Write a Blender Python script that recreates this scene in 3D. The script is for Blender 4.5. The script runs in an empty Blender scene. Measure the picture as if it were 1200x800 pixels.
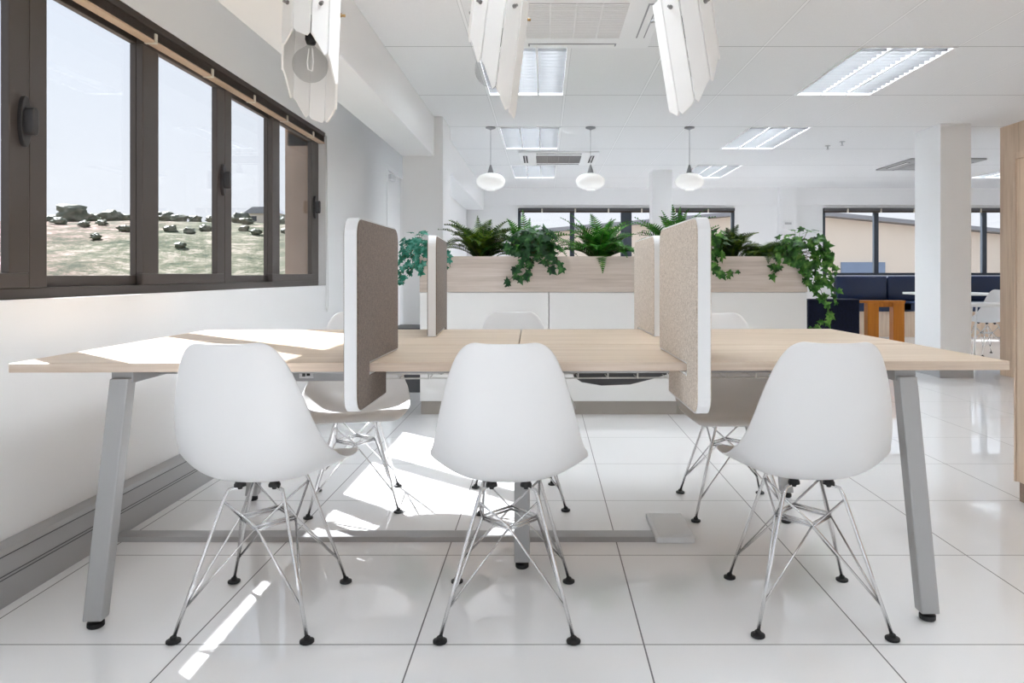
import bpy, bmesh, math, random
from mathutils import Vector, Matrix, Euler, noise
random.seed(7)
R = math.radians
SC = bpy.context.scene
COL = SC.collection
F = 840.0; CZ = 0.975; VX = 638.0; VY = 322.0
def px(x, y, d):                      # photograph pixel at distance d -> point in the room
    return Vector(((x - VX) * d / F, d, CZ - (y - VY) * d / F))

# ------------------------------------------------------------------ materials
def lin(c):
    return tuple(((v / 255) / 12.92 if v / 255 <= .04045 else ((v / 255 + .055) / 1.055) ** 2.4) for v in c) + (1,)
class NT:
    def __init__(s, name):
        s.m = bpy.data.materials.new(name); s.m.use_nodes = True
        s.t = s.m.node_tree; s.t.nodes.clear()
        s.out = s.n('ShaderNodeOutputMaterial')
    def n(s, typ, **kw):
        nd = s.t.nodes.new(typ)
        for k, v in kw.items(): setattr(nd, k, v)
        return nd
    def l(s, a, b): s.t.links.new(a, b)
    def val(s, sock, v):
        if hasattr(v, 'is_output'): s.l(v, sock)
        else: sock.default_value = v
    def math(s, op, a, b=0.0, c=None):
        nd = s.n('ShaderNodeMath', operation=op)
        s.val(nd.inputs[0], a); s.val(nd.inputs[1], b)
        if c is not None: s.val(nd.inputs[2], c)
        return nd.outputs[0]
    def mix(s, fac, a, b):
        nd = s.n('ShaderNodeMix', data_type='RGBA')
        s.val(nd.inputs[0], fac); s.val(nd.inputs[6], a); s.val(nd.inputs[7], b)
        return nd.outputs[2]
    def ramp(s, fac, stops):
        nd = s.n('ShaderNodeValToRGB'); cr = nd.color_ramp
        cr.elements[0].position, cr.elements[0].color = stops[0]
        cr.elements[1].position, cr.elements[1].color = stops[-1]
        for p, c in stops[1:-1]:
            e = cr.elements.new(p); e.color = c
        s.val(nd.inputs[0], fac); return nd.outputs[0]
    def coord(s, scale=(1, 1, 1), kind='Object'):
        tc = s.n('ShaderNodeTexCoord'); mp = s.n('ShaderNodeMapping')
        s.l(tc.outputs[kind], mp.inputs[0]); mp.inputs['Scale'].default_value = scale
        return mp.outputs[0]
    def noise(s, vec, scale, detail=3, rough=.5):
        nd = s.n('ShaderNodeTexNoise'); s.l(vec, nd.inputs['Vector'])
        nd.inputs['Scale'].default_value = scale; nd.inputs['Detail'].default_value = detail
        nd.inputs['Roughness'].default_value = rough
        return nd.outputs[0]
    def bump(s, h, strength, dist=.002):
        nd = s.n('ShaderNodeBump'); nd.inputs['Strength'].default_value = strength
        nd.inputs['Distance'].default_value = dist; s.l(h, nd.inputs['Height']); return nd.outputs[0]
    def bsdf(s, color, rough=.5, metal=0, spec=.5, normal=None, emis=None, estr=0, coat=0, sheen=0):
        b = s.n('ShaderNodeBsdfPrincipled')
        s.val(b.inputs['Base Color'], color); s.val(b.inputs['Roughness'], rough)
        b.inputs['Metallic'].default_value = metal; b.inputs['Specular IOR Level'].default_value = spec
        b.inputs['Coat Weight'].default_value = coat; b.inputs['Sheen Weight'].default_value = sheen
        if normal is not None: s.l(normal, b.inputs['Normal'])
        if emis: b.inputs['Emission Color'].default_value = emis; b.inputs['Emission Strength'].default_value = estr
        s.l(b.outputs[0], s.out.inputs[0]); return b
def plain(name, c, rough=.5, metal=0, spec=.5, var=.04, vscale=6, emis=0, bump=0, coat=0):
    m = NT(name); v = m.coord()
    nz = m.noise(v, vscale, 3)
    a = lin(c); lo = tuple(x * (1 - var) for x in a[:3]) + (1,); hi = tuple(min(1, x * (1 + var)) for x in a[:3]) + (1,)
    col = m.mix(nz, lo, hi)
    nm = m.bump(m.noise(v, 300, 2), bump) if bump else None
    m.bsdf(col, rough, metal, spec, nm, lin(c) if emis else None, emis, coat)
    return m.m
def wood(name, dark, mid, light, axis=0, rough=.45, fine=1.0):
    m = NT(name)
    sc = [14 * fine] * 3; sc[axis] = .9
    v = m.coord(tuple(sc))
    a = m.noise(v, 1.6, 5, .6)
    sc2 = [110 * fine] * 3; sc2[axis] = 3.5
    b = m.noise(m.coord(tuple(sc2)), 1.0, 3, .6)
    sc3 = [3.0] * 3; sc3[axis] = .5
    c = m.noise(m.coord(tuple(sc3)), 1.2, 2)
    f = m.math('ADD', m.math('MULTIPLY', a, .55), m.math('MULTIPLY', b, .3))
    f = m.math('ADD', f, m.math('MULTIPLY', c, .15))
    col = m.ramp(f, [(.3, lin(dark)), (.5, lin(mid)), (.68, lin(light))])
    m.bsdf(col, rough, spec=.4, normal=m.bump(b, .15, .001))
    return m.m
def linemask(m, coordsock, origin, period, width):
    f = m.math('FRACT', m.math('ADD', m.math('DIVIDE', m.math('SUBTRACT', coordsock, origin), period), 100.0))
    e = m.math('MINIMUM', f, m.math('SUBTRACT', 1.0, f))
    return m.math('LESS_THAN', m.math('MULTIPLY', e, period), width / 2)

M = {}
TUBE = 19.0
def build_materials():
    M['wall'] = plain('painted_plaster', (243, 243, 243), .55, var=.015, vscale=2, spec=.3)
    M['beam'] = plain('painted_beam', (243, 243, 243), .6, var=.01, spec=.3)
    # floor: polished white porcelain tiles
    m = NT('polished_tile'); tc = m.n('ShaderNodeTexCoord'); sx = m.n('ShaderNodeSeparateXYZ'); m.l(tc.outputs['Object'], sx.inputs[0])
    gx = linemask(m, sx.outputs[0], .2625, .6025, .0042)
    gy = linemask(m, sx.outputs[1], 1.8915, .6035, .0040)
    g = m.math('MAXIMUM', gx, gy)
    nz = m.noise(m.coord((1, 1, 1)), 1.3, 4)
    base = m.mix(nz, lin((238, 238, 239)), lin((244, 244, 244)))
    col = m.mix(g, base, lin((96, 96, 97)))
    wav = m.noise(m.coord((1, 1, 1)), 2.2, 2)
    m.bsdf(col, m.math('ADD', m.math('MULTIPLY', g, .5), .02), spec=.95, normal=m.bump(wav, .10, .004))
    M['floor'] = m.m
    # ceiling: 610 x 1216 tiles in a T grid
    m = NT('ceiling_tile'); tc = m.n('ShaderNodeTexCoord'); sx = m.n('ShaderNodeSeparateXYZ'); m.l(tc.outputs['Object'], sx.inputs[0])
    gx = linemask(m, sx.outputs[0], .161, .61, .016); gxe = linemask(m, sx.outputs[0], .161, .61, .022)
    gy = linemask(m, sx.outputs[1], 4.506, 1.2165, .008)
    v = m.coord()
    nz = m.noise(v, 160, 4, .7); big = m.noise(v, .9, 2)
    base = m.mix(nz, lin((228, 228, 228)), lin((243, 243, 243)))
    base = m.mix(m.math('MULTIPLY', big, .12), base, lin((215, 215, 215)))
    col = m.mix(gxe, base, lin((205, 205, 205)))
    col = m.mix(gx, col, lin((244, 244, 244)))
    col = m.mix(gy, col, lin((168, 168, 168)))
    m.bsdf(col, .8, spec=.15, normal=m.bump(nz, .25, .002))
    M['ceiling'] = m.m
    M['oak'] = wood('light_oak_top', (182, 160, 138), (205, 185, 163), (220, 203, 184), 0, .4)
    M['oak_edge'] = wood('light_oak_edge', (178, 158, 140), (208, 190, 172), (226, 212, 198), 0, .5, 2.0)
    M['oak_grey'] = wood('grey_oak', (180, 165, 153), (209, 196, 185), (226, 216, 208), 0, .5)
    M['oak_up'] = wood('upright_oak', (186, 160, 136), (214, 190, 166), (226, 206, 184), 2, .5)
    M['oak_kick'] = wood('dark_oak_plinth', (130, 108, 96), (150, 126, 112), (165, 142, 128), 1, .5)
    M['orange'] = wood('orange_stained_wood', (160, 92, 18), (186, 112, 26), (204, 130, 40), 2, .4)
    M['white_plastic'] = plain('white_moulded_plastic', (229, 229, 229), .38, var=.01, spec=.45)
    M['white_lam'] = plain('white_laminate', (240, 240, 238), .4, var=.01)
    M['grey_lam'] = plain('warm_grey_plinth', (176, 170, 162), .5, var=.03)
    M['chrome'] = plain('chrome_wire', (226, 226, 227), .26, metal=1, var=.02)
    M['black'] = plain('black_rubber', (26, 26, 27), .5, var=.1)
    M['silver'] = plain('silver_powder_coat', (172, 172, 172), .4, metal=.35, var=.03)
    M['rail'] = plain('grey_metal_rail', (168, 169, 171), .42, metal=.3, var=.03)
    M['alu'] = plain('grey_trunking', (172, 172, 173), .38, metal=.25, var=.04)
    M['band'] = plain('pale_grey_edge_band', (226, 227, 228), .55, var=.02)
    # heathered fabric; the divider felt has a lit and a shaded tone
    def fabric(name, dark, light, sc=(260, 260, 260)):
        m = NT(name); v = m.coord()
        a = m.noise(m.coord((sc[0], sc[1] * .35, sc[2])), 1, 2, .7)
        b = m.noise(m.coord((sc[0], sc[1], sc[2] * .3)), 1, 2, .7)
        f = m.math('ADD', m.math('MULTIPLY', a, .5), m.math('MULTIPLY', b, .5))
        col = m.ramp(f, [(.36, lin(dark)), (.64, lin(light))])
        m.bsdf(col, .9, spec=.15, normal=m.bump(f, .5, .003), sheen=.15)
        return m.m
    M['fab_lit'] = fabric('lit_heather_felt', (170, 154, 138), (222, 210, 196))  # divider felt, window light on its face put into the colour
    M['fab_shaded'] = fabric('shaded_heather_felt', (92, 78, 68), (128, 112, 99))  # same divider felt, darkened so the colour carries the shade
    M['navy_dark'] = fabric('dark_navy_velvet', (6, 10, 26), (14, 20, 44), (60, 60, 60))
    M['navy'] = plain('navy_leather', (4, 30, 66), .32, var=.15, vscale=3)
    M['bronze'] = plain('bronze_aluminium', (84, 77, 73), .38, metal=.35, var=.05)
    M['bronze_dark'] = plain('dark_latch', (58, 56, 57), .35, metal=.2, var=.05)
    M['slate'] = plain('slate_blue_frame', (62, 70, 80), .45, metal=.1, var=.04)
    M['blind_dark'] = plain('dark_brown_slats', (58, 46, 38), .5, var=.12, vscale=20)
    M['blind_tan'] = plain('tan_bottom_rail', (196, 168, 142), .5, var=.06)
    M['cream'] = plain('cream_cord_clip', (214, 206, 192), .6, var=.08)
    M['cord_white'] = plain('white_cord', (225, 225, 222), .6)
    M['grey_cone'] = plain('brushed_grey_metal', (150, 150, 152), .35, metal=.6)
    M['lamp_white'] = plain('white_painted_wood', (240, 240, 239), .5, var=.02)
    M['brass'] = plain('brass_bolt', (150, 122, 80), .3, metal=.8)
    M['steel'] = plain('steel_bolt', (150, 150, 150), .3, metal=.8)
    M['opal'] = plain('opal_glass', (250, 250, 248), .25, emis=.10, var=.005)
    M['ac'] = plain('white_ac_panel', (238, 238, 238), .45, var=.01)
    M['ac_grey'] = plain('grey_ac_grille', (188, 188, 189), .5, var=.02)
    M['ac_panel_grey'] = plain('grey_ac_panel', (172, 172, 173), .5, var=.02)
    M['ac_dark'] = plain('dark_ac_slot', (40, 40, 41), .6)
    M['soil'] = plain('dark_potting_soil', (40, 30, 22), .95, var=.4, vscale=60)
    M['door_white'] = plain('white_door_paint', (246, 246, 246), .4, var=.01)
    M['concrete'] = plain('brown_concrete', (150, 128, 112), .85, var=.22, vscale=5)
    M['charcoal'] = plain('charcoal_box', (84, 84, 86), .5, var=.08)
    # glazing
    def glass(name, tint=(.97, .98, 1, 1)):
        m = NT(name); tr = m.n('ShaderNodeBsdfTransparent'); tr.inputs[0].default_value = tint
        gl = m.n('ShaderNodeBsdfGlossy'); gl.inputs['Roughness'].default_value = .02
        lw = m.n('ShaderNodeLayerWeight'); lw.inputs[0].default_value = .5
        fr = m.math('ADD', m.math('MULTIPLY', m.math('POWER', lw.outputs['Facing'], 5.0), .6), .02)
        mx = m.n('ShaderNodeMixShader'); m.l(fr, mx.inputs[0])
        m.l(tr.outputs[0], mx.inputs[1]); m.l(gl.outputs[0], mx.inputs[2]); m.l(mx.outputs[0], m.out.inputs[0])
        return m.m
    M['glass'] = glass('window_glass'); M['bulb'] = glass('clear_bulb_glass', (.86, .86, .86, 1))
    M['tube_lit'] = plain('lit_fluorescent_tube', (240, 248, 255), .3, emis=TUBE, var=.002)
    M['louver_metal'] = plain('satin_louver_metal', (108, 108, 109), .5, metal=.0, var=.02)
    # leaves
    def leaf(name, dark, mid, light, sc=22):
        m = NT(name); nz = m.noise(m.coord(), sc, 2)
        col = m.ramp(nz, [(.3, lin(dark)), (.5, lin(mid)), (.7, lin(light))])
        b = m.bsdf(col, .45, spec=.4)
        tl = m.n('ShaderNodeBsdfTranslucent'); m.l(col, tl.inputs[0])
        mx = m.n('ShaderNodeMixShader'); mx.inputs[0].default_value = .3
        m.l(b.outputs[0], mx.inputs[1]); m.l(tl.outputs[0], mx.inputs[2]); m.l(mx.outputs[0], m.out.inputs[0])
        return m.m
    M['fern'] = leaf('fern_green', (24, 74, 16), (48, 116, 30), (96, 156, 52))
    M['fern_dark'] = leaf('dark_fern_green', (22, 48, 8), (44, 76, 14), (108, 132, 30))
    M['ivy'] = leaf('ivy_green', (16, 46, 26), (36, 82, 42), (78, 128, 66))
    M['ivy_teal'] = leaf('teal_ivy_green', (14, 78, 52), (44, 128, 104), (112, 186, 168))
    M['ivy_bright'] = leaf('bright_ivy_green', (20, 52, 16), (54, 108, 36), (116, 164, 76))
    M['stem'] = plain('brown_stem', (86, 80, 44), .7, var=.2)
    # outdoors
    m = NT('scrub_hillside'); v = m.coord((1, 1, 1))
    a = m.noise(v, .3, 9, .86); b = m.noise(v, .03, 3)
    c1 = m.ramp(a, [(.40, lin((56, 62, 46))), (.48, lin((96, 88, 76))), (.53, lin((132, 106, 98))), (.62, lin((176, 160, 152)))])
    c2 = m.ramp(a, [(.40, lin((50, 60, 44))), (.5, lin((92, 94, 74))), (.62, lin((158, 148, 136)))])
    m.bsdf(m.mix(m.ramp(b, [(.42, (0, 0, 0, 1)), (.58, (1, 1, 1, 1))]), c1, c2), .95, spec=.1)
    M['hill'] = m.m
    M['tree'] = leaf('tree_green', (84, 92, 76), (112, 116, 98), (148, 146, 130), .8)
    M['tan_wall'] = plain('tan_render', (238, 226, 212), .85, var=.06, vscale=.6)
    M['roof_grey'] = plain('grey_roof_sheet', (150, 152, 158), .6, var=.06)
    M['shutter_blue'] = plain('blue_grey_shutter', (128, 148, 178), .6, var=.08)
build_materials()

# ------------------------------------------------------------------ mesh helpers
def add_box(bm, x0, x1, y0, y1, z0, z1, rot=None):
    vs = [bm.verts.new((x, y, z)) for x in (x0, x1) for y in (y0, y1) for z in (z0, z1)]
    for f in ((0, 1, 3, 2), (4, 6, 7, 5), (0, 4, 5, 1), (2, 3, 7, 6), (0, 2, 6, 4), (1, 5, 7, 3)):
        bm.faces.new([vs[i] for i in f])
    return vs
def bx(*b):
    bm = bmesh.new()
    for q in b: add_box(bm, *q)
    return bm
def add_tube(bm, pts, r, seg=8, cap=True):
    pts = [Vector(p) for p in pts]; rings = []; up = None
    for i, p in enumerate(pts):
        if i == 0: t = pts[1] - p
        elif i == len(pts) - 1: t = p - pts[i - 1]
        else: t = (pts[i + 1] - p).normalized() + (p - pts[i - 1]).normalized()
        t.normalize()
        if up is None:
            up = t.cross(Vector((0, 0, 1)))
            if up.length < .01: up = t.cross(Vector((1, 0, 0)))
        up = (up - t * up.dot(t)).normalized()
        s = t.cross(up); rr = r[i] if isinstance(r, (list, tuple)) else r
        rings.append([bm.verts.new(p + (up * math.cos(2 * math.pi * k / seg) + s * math.sin(2 * math.pi * k / seg)) * rr) for k in range(seg)])
    for a, b in zip(rings, rings[1:]):
        for k in range(seg): bm.faces.new((a[k], a[(k + 1) % seg], b[(k + 1) % seg], b[k]))
    if cap:
        bm.faces.new(rings[0][::-1]); bm.faces.new(rings[-1])
def tube(pts, r, seg=8):
    bm = bmesh.new(); add_tube(bm, pts, r, seg); return bm
def add_lathe(bm, prof, seg=24, c=(0, 0, 0), M4=None):
    rings = []
    for r, z in prof:
        if r < 1e-6: rings.append([bm.verts.new((c[0], c[1], c[2] + z))])
        else: rings.append([bm.verts.new((c[0] + r * math.cos(2 * math.pi * k / seg), c[1] + r * math.sin(2 * math.pi * k / seg), c[2] + z)) for k in range(seg)])
    for a, b in zip(rings, rings[1:]):
        for k in range(seg):
            k2 = (k + 1) % seg
            if len(a) == 1 and len(b) == 1: continue
            if len(a) == 1: bm.faces.new((a[0], b[k2], b[k]))
            elif len(b) == 1: bm.faces.new((a[k], a[k2], b[0]))
            else: bm.faces.new((a[k], a[k2], b[k2], b[k]))
    if len(rings[0]) > 1: bm.faces.new(rings[0][::-1])
    if len(rings[-1]) > 1: bm.faces.new(rings[-1])
    if M4: bmesh.ops.transform(bm, matrix=M4, verts=bm.verts)
def lathe(prof, seg=24, c=(0, 0, 0), M4=None):
    bm = bmesh.new(); add_lathe(bm, prof, seg, c, M4); return bm
def add_prism(bm, poly, h0, h1, axis='z'):
    def mk(p, h): return {'z': (p[0], p[1], h), 'x': (h, p[0], p[1]), 'y': (p[0], h, p[1])}[axis]
    a = [bm.verts.new(mk(p, h0)) for p in poly]; b = [bm.verts.new(mk(p, h1)) for p in poly]
    bm.faces.new(a); bm.faces.new(b[::-1])
    for i in range(len(poly)):
        j = (i + 1) % len(poly); bm.faces.new((a[i], b[i], b[j], a[j]))
def roundrect(x0, x1, y0, y1, r, n=6):
    out = []
    for cx, cy, a0 in ((x1 - r, y1 - r, 0), (x0 + r, y1 - r, 90), (x0 + r, y0 + r, 180), (x1 - r, y0 + r, 270)):
        for k in range(n + 1):
            a = R(a0 + 90 * k / n); out.append((cx + r * math.cos(a), cy + r * math.sin(a)))
    return out

# ------------------------------------------------------------------ objects
def tag(o, label=None, cat=None, group=None, kind=None):
    if label: o['label'] = label
    if cat: o['category'] = cat
    if group: o['group'] = group
    if kind: o['kind'] = kind
    return o
def thing(name, label, cat, loc=(0, 0, 0), rz=0, group=None, kind=None):
    o = bpy.data.objects.new(name, None); COL.objects.link(o); o.empty_display_size = .1
    o.location = loc; o.rotation_euler = (0, 0, rz)
    return tag(o, label, cat, group, kind)
def topof(o):
    while o.parent: o = o.parent
    return o
def obj(name, bm, mat, parent=None, bevel=0, smooth=False, world=False, label=None, sub=0, segs=2):
    if world and parent:
        bmesh.ops.translate(bm, vec=-Vector(topof(parent).location), verts=bm.verts)
    bmesh.ops.recalc_face_normals(bm, faces=bm.faces)
    me = bpy.data.meshes.new(name); bm.to_mesh(me); bm.free()
    if smooth:
        for p in me.polygons: p.use_smooth = True
    o = bpy.data.objects.new(name, me); COL.objects.link(o)
    me.materials.append(M[mat] if isinstance(mat, str) else mat)
    if parent: o.parent = parent
    if bevel:
        b = o.modifiers.new('bevel', 'BEVEL'); b.width = bevel; b.segments = segs; b.limit_method = 'ANGLE'; b.harden_normals = False
    if sub:
        s = o.modifiers.new('sub', 'SUBSURF'); s.levels = sub; s.render_levels = sub
    if label: o['label'] = label
    return o
def struct(name, bm, mat, label, cat, **kw):
    o = obj(name, bm, mat, **kw); return tag(o, label, cat, kind='structure')
def copy_tree(o, parent=None):
    c = o.copy(); COL.objects.link(c)
    if parent: c.parent = parent
    for ch in [k for k in COL.objects if k.parent == o]: copy_tree(ch, c)
    return c

# ================================================================== ROOM SHELL
XL = -1.65; YB = 11.9; CEIL = 2.41; XP = 4.45; XR = 9.5; Y0 = -2.6
WZ0, WZ1, WYE = .893, 2.045, 5.41
MOD = 1.445; WYS = 2.41 - 3 * MOD
struct('floor', bx((-1.9, XR + .2, Y0, YB + .2, -.12, 0)), 'floor', 'glossy white square floor tiles with thin dark grout lines', 'floor')
def ry(k): return 4.506 + 1.2165 * k
LAMPS = [(-.449, k) for k in (-4, -2, 0, 2, 4)] + [(1.991, k) for k in (-4, -2, 0, 2, 4)] + [(6.261, 2), (6.261, 4)]
cells = []; xs = [-1.9, -.449, .161, 1.991, 2.601, 6.261, 6.871, XR + .2]
for xa, xb in zip(xs, xs[1:]):
    ya = Y0
    for lx, k in sorted(LAMPS):
        if abs(lx - xa) < .001: cells.append((xa, xb, ya, ry(k), CEIL, CEIL + .12)); ya = ry(k + 1)
    cells.append((xa, xb, ya, YB + .2, CEIL, CEIL + .12))
struct('ceiling', bx(*cells), 'ceiling', 'suspended white ceiling of rectangular mineral tiles', 'ceiling')
DY0, DY1, DZ = 7.49, 8.36, 2.13
xo = XL - .11
struct('wall_left', bx((xo, XL, Y0, WYS, 0, CEIL), (xo, XL, WYS, WYE, 0, WZ0), (xo, XL, WYS, WYE, WZ1, CEIL),
                       (xo, XL, WYE, DY0, 0, CEIL), (xo, XL, DY0, DY1, DZ, CEIL), (xo, XL, DY1, YB, 0, CEIL),
                       (XL, -1.287, 8.5, YB - .041, 0, CEIL)), 'wall', 'smooth white wall holding the long dark-framed window', 'wall')
B1 = (-.44, 3.16); B2 = (4.62, 8.22); BZ0, BZ1 = .97, 2.08
struct('wall_back', bx((xo, B1[0], YB, YB + .12, 0, CEIL), (B1[1], B2[0], YB, YB + .12, 0, CEIL), (B2[1], XR + .2, YB, YB + .12, 0, CEIL),
                       (B1[0], B1[1], YB, YB + .12, 0, BZ0), (B1[0], B1[1], YB, YB + .12, BZ1, CEIL),
                       (B2[0], B2[1], YB, YB + .12, 0, BZ0), (B2[0], B2[1], YB, YB + .12, BZ1, CEIL),
                       (xo, XR, YB - .04, YB, 2.13, CEIL)), 'wall', 'white far wall with two wide strips of windows', 'wall')
struct('wall_right', bx((XP, XP + .14, Y0, 7.0, 0, CEIL - .001)), 'oak_up', 'floor-to-ceiling partition clad in light oak boards', 'wall')
RWY = [(7.6, 11.2)]
struct('wall_end', bx((XR, XR + .12, 7.0, YB, 0, .9), (XR, XR + .12, 7.0, YB, 2.1, CEIL), (XR, XR + .12, 7.0, 7.6, .9, 2.1), (XR, XR + .12, 11.2, YB, .9, 2.1)),
       'wall', 'white side wall beyond the oak partition', 'wall')
# downstand beam and columns
o = struct('beam', bx((-1.285, -1.0, Y0, 6.5, 2.05, CEIL)), 'beam', 'white downstand beam hanging parallel to the long side window', 'beam', bevel=.004)
o = struct('beam', bx((-1.285, -1.0, 7.03, YB - .04, 2.05, CEIL)), 'beam', 'white downstand beam continuing behind the grey side column to the far wall', 'beam', bevel=.004)
struct('column', bx((-1.285, -.92, 6.5, 7.03, 0, CEIL)), 'beam', 'white square column carrying the beam near the long side window', 'column', bevel=.004)
c2 = thing('column', 'thick white column right of the planter with a tiled skirting', 'column', (3.9, 7.03, 0), kind='structure')
obj('shaft', bx((3.756, 4.05, 6.8, 7.27, 0, CEIL)), 'beam', c2, world=True, bevel=.004)
obj('skirting', bx((3.742, 4.064, 6.786, 7.284, 0, .078)), 'alu', c2, world=True, bevel=.002)
struct('column', bx((1.48, 1.745, 9.8, 10.1, 0, CEIL)), 'beam', 'slim white column standing before the far windows behind the planter', 'column', bevel=.003)
struct('pilaster', bx((3.86, 4.14, YB - .14, YB, 0, CEIL)), 'wall', 'shallow white pilaster on the far wall between the two windows', 'column')
# dado trunking along the left wall (used as skirting)
bl = thing('baseboard_left', 'grey metal two-channel power trunking along the foot of the window wall', 'skirting trunking', (XL, 2.6, 0), kind='structure')
bm = bmesh.new(); add_prism(bm, [(XL, 0), (XL + .066, 0), (XL + .066, .15), (XL + .052, .163), (XL, .166)], Y0, 5.6, 'y')
obj('channel', bm, 'alu', bl, world=True)
bm = bmesh.new()
for z in (.0825, .0925, .150): add_box(bm, XL + .0655, XL + .0668, Y0, 5.6, z - .0015, z + .0015)
for y, z0, z1 in ((2.62, .093, .149), (2.645, .004, .082), (3.4, .093, .149), (1.2, .004, .149), (4.6, .004, .149)):
    add_box(bm, XL + .0655, XL + .0666, y - .0012, y + .0012, z0, z1)
obj('seam', bm, 'charcoal', bl, world=True)
# side door
d1 = thing('door_1', 'white door in the window wall just before the square column', 'door', (XL, (DY0 + DY1) / 2, 0), kind='structure')
obj('door_frame', bx((xo, XL + .01, DY0, DY0 + .05, 0, DZ), (xo, XL + .01, DY1 - .05, DY1, 0, DZ), (xo, XL + .01, DY0 + .05, DY1 - .05, DZ - .05, DZ)), 'door_white', d1, world=True, bevel=.003)
obj('door_leaf', bx((XL - .06, XL - .02, DY0 + .052, DY1 - .052, .005, DZ - .052)), 'door_white', d1, world=True, bevel=.003)
obj('door_closer', bx((XL - .02, XL + .03, DY0 + .1, DY0 + .32, 1.99, 2.045)), 'band', d1, world=True, bevel=.006)
obj('door_handle', tube([(XL - .02, DY1 - .12, 1.0), (XL + .03, DY1 - .12, 1.0), (XL + .03, DY1 - .24, 1.0)], .009), 'silver', d1, world=True, smooth=True)

# ------------------------------------------------------------------ windows
w1 = thing('window_1', 'long sliding window in bronze frames on the side wall', 'window', (-1.73, 1.5, WZ0), kind='structure')
fx0, fx1 = -1.76, -1.705
bm = bx((fx0, fx1, WYS, WYE, WZ0, WZ0 + .04), (fx0, fx1, WYS, WYE, WZ1 - .06, WZ1), (fx0, fx1, WYE - .085, WYE, WZ0 + .04, WZ1 - .06), (fx0, fx1, WYS, WYS + .04, WZ0 + .04, WZ1 - .06))
obj('outer_frame', bm, 'bronze', w1, world=True, bevel=.003)
obj('sill', bx((-1.70, XL - .001, WYS, WYE, WZ0 - .001, WZ0 + .003)), 'wall', w1, world=True)
for k in range(5):
    a = 2.41 - MOD * 3 + MOD * k
    b = a + MOD
    if k > 0: obj('post', bx((fx0, fx1 + .006, a - .044, a + .039, WZ0 + .04, WZ1 - .06)), 'bronze', w1, world=True, bevel=.003)
    zb, zt = WZ0 + .04, WZ1 - .06
    # outer fixed light: frame at the back of the reveal
    ya, yb = a + .04, a + .70
    bm = bx((-1.756, -1.73, ya, yb, zb, zb + .04), (-1.756, -1.73, ya, yb, zt - .03, zt), (-1.756, -1.73, ya, ya + .012, zb + .04, zt - .03), (-1.756, -1.73, yb - .075, yb, zb + .04, zt - .03))
    p = obj('sash', bm, 'bronze', w1, world=True, bevel=.002)
    obj('pane', bx((-1.746, -1.742, ya + .01, yb - .07, zb + .035, zt - .028)), 'glass', p, world=True)
    # inner sliding sash
    ya, yb = a + .625, (b - .045 if k < 4 else WYE - .09)
    bm = bx((-1.729, -1.70, ya, yb, zb, zb + .048), (-1.729, -1.70, ya, yb, zt - .035, zt), (-1.729, -1.70, ya, ya + .125, zb + .048, zt - .035), (-1.729, -1.70, yb - .088, yb, zb + .048, zt - .035))
    p = obj('sash', bm, 'bronze', w1, world=True, bevel=.003)
    obj('pane', bx((-1.717, -1.713, ya + .12, yb - .08, zb + .045, zt - .03)), 'glass', p, world=True)
    # latch on the closing stile
    yl = yb - .03; zl = 1.475
    pl = [(yl + .024 * math.cos(R(a2)) * (1 if abs(math.sin(R(a2))) < .97 else .8), zl + .084 * math.sin(R(a2))) for a2 in range(0, 360, 12)]
    bm = bmesh.new(); add_prism(bm, pl, -1.702, -1.686, 'x')
    lt = obj('latch', bm, 'bronze_dark', w1, world=True, bevel=.004)
    bm = bmesh.new(); add_prism(bm, roundrect(yl - .014, yl + .016, zl - .046, zl + .046, .0145), -1.69, -1.655, 'x')
    obj('latch_grip', bm, 'bronze_dark', lt, world=True, bevel=.005)
    # reveal post outside between modules
# brown concrete pier outside the far end of the window
struct('trim_1', bx((-1.95, xo - .001, WYE - .02, 6.3, 0, CEIL), (-1.93, xo - .001, WYE - .02, WYE + .01, WZ1 - .1, WZ1 + .3)), 'concrete', 'rough brown concrete pier outside the end of the long window', 'pier')
# venetian blind pulled up at the window head
bd = thing('venetian_blind', 'dark slatted blind drawn fully up along the long side window', 'blind', (-1.67, 2, 2.0))
obj('headrail', bx((-1.698, -1.652, WYS + .01, WYE - .012, 2.012, 2.044)), 'blind_dark', bd, world=True, bevel=.003)
bm = bmesh.new()
for k in range(7):
    z = 1.972 + .0054 * k
    vs = add_box(bm, -1.695, -1.655, WYS + .02, WYE - .02, z, z + .0032)
obj('slat_stack', bm, 'blind_dark', bd, world=True)
vs = bmesh.new(); add_box(vs, -1.697, -1.652, WYS + .02, WYE - .02, 1.960, 1.970)
obj('bottom_rail', vs, 'blind_tan', bd, world=True, bevel=.003)
y = WYE - .28
while y > 0:
    obj('clip', bx((-1.70, -1.648, y - .009, y + .009, 1.957, 2.0)), 'cream', bd, world=True, bevel=.004)
    y -= .52
obj('pull_chain', tube([(-1.64, 5.385, 2.02), (-1.636, 5.387, 1.5), (-1.64, 5.382, .74), (-1.636, 5.392, .70), (-1.633, 5.405, .74), (-1.637, 5.41, 1.4), (-1.64, 5.40, 2.02)], .0028, 6), 'cord_white', bd, world=True, smooth=True)

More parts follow.
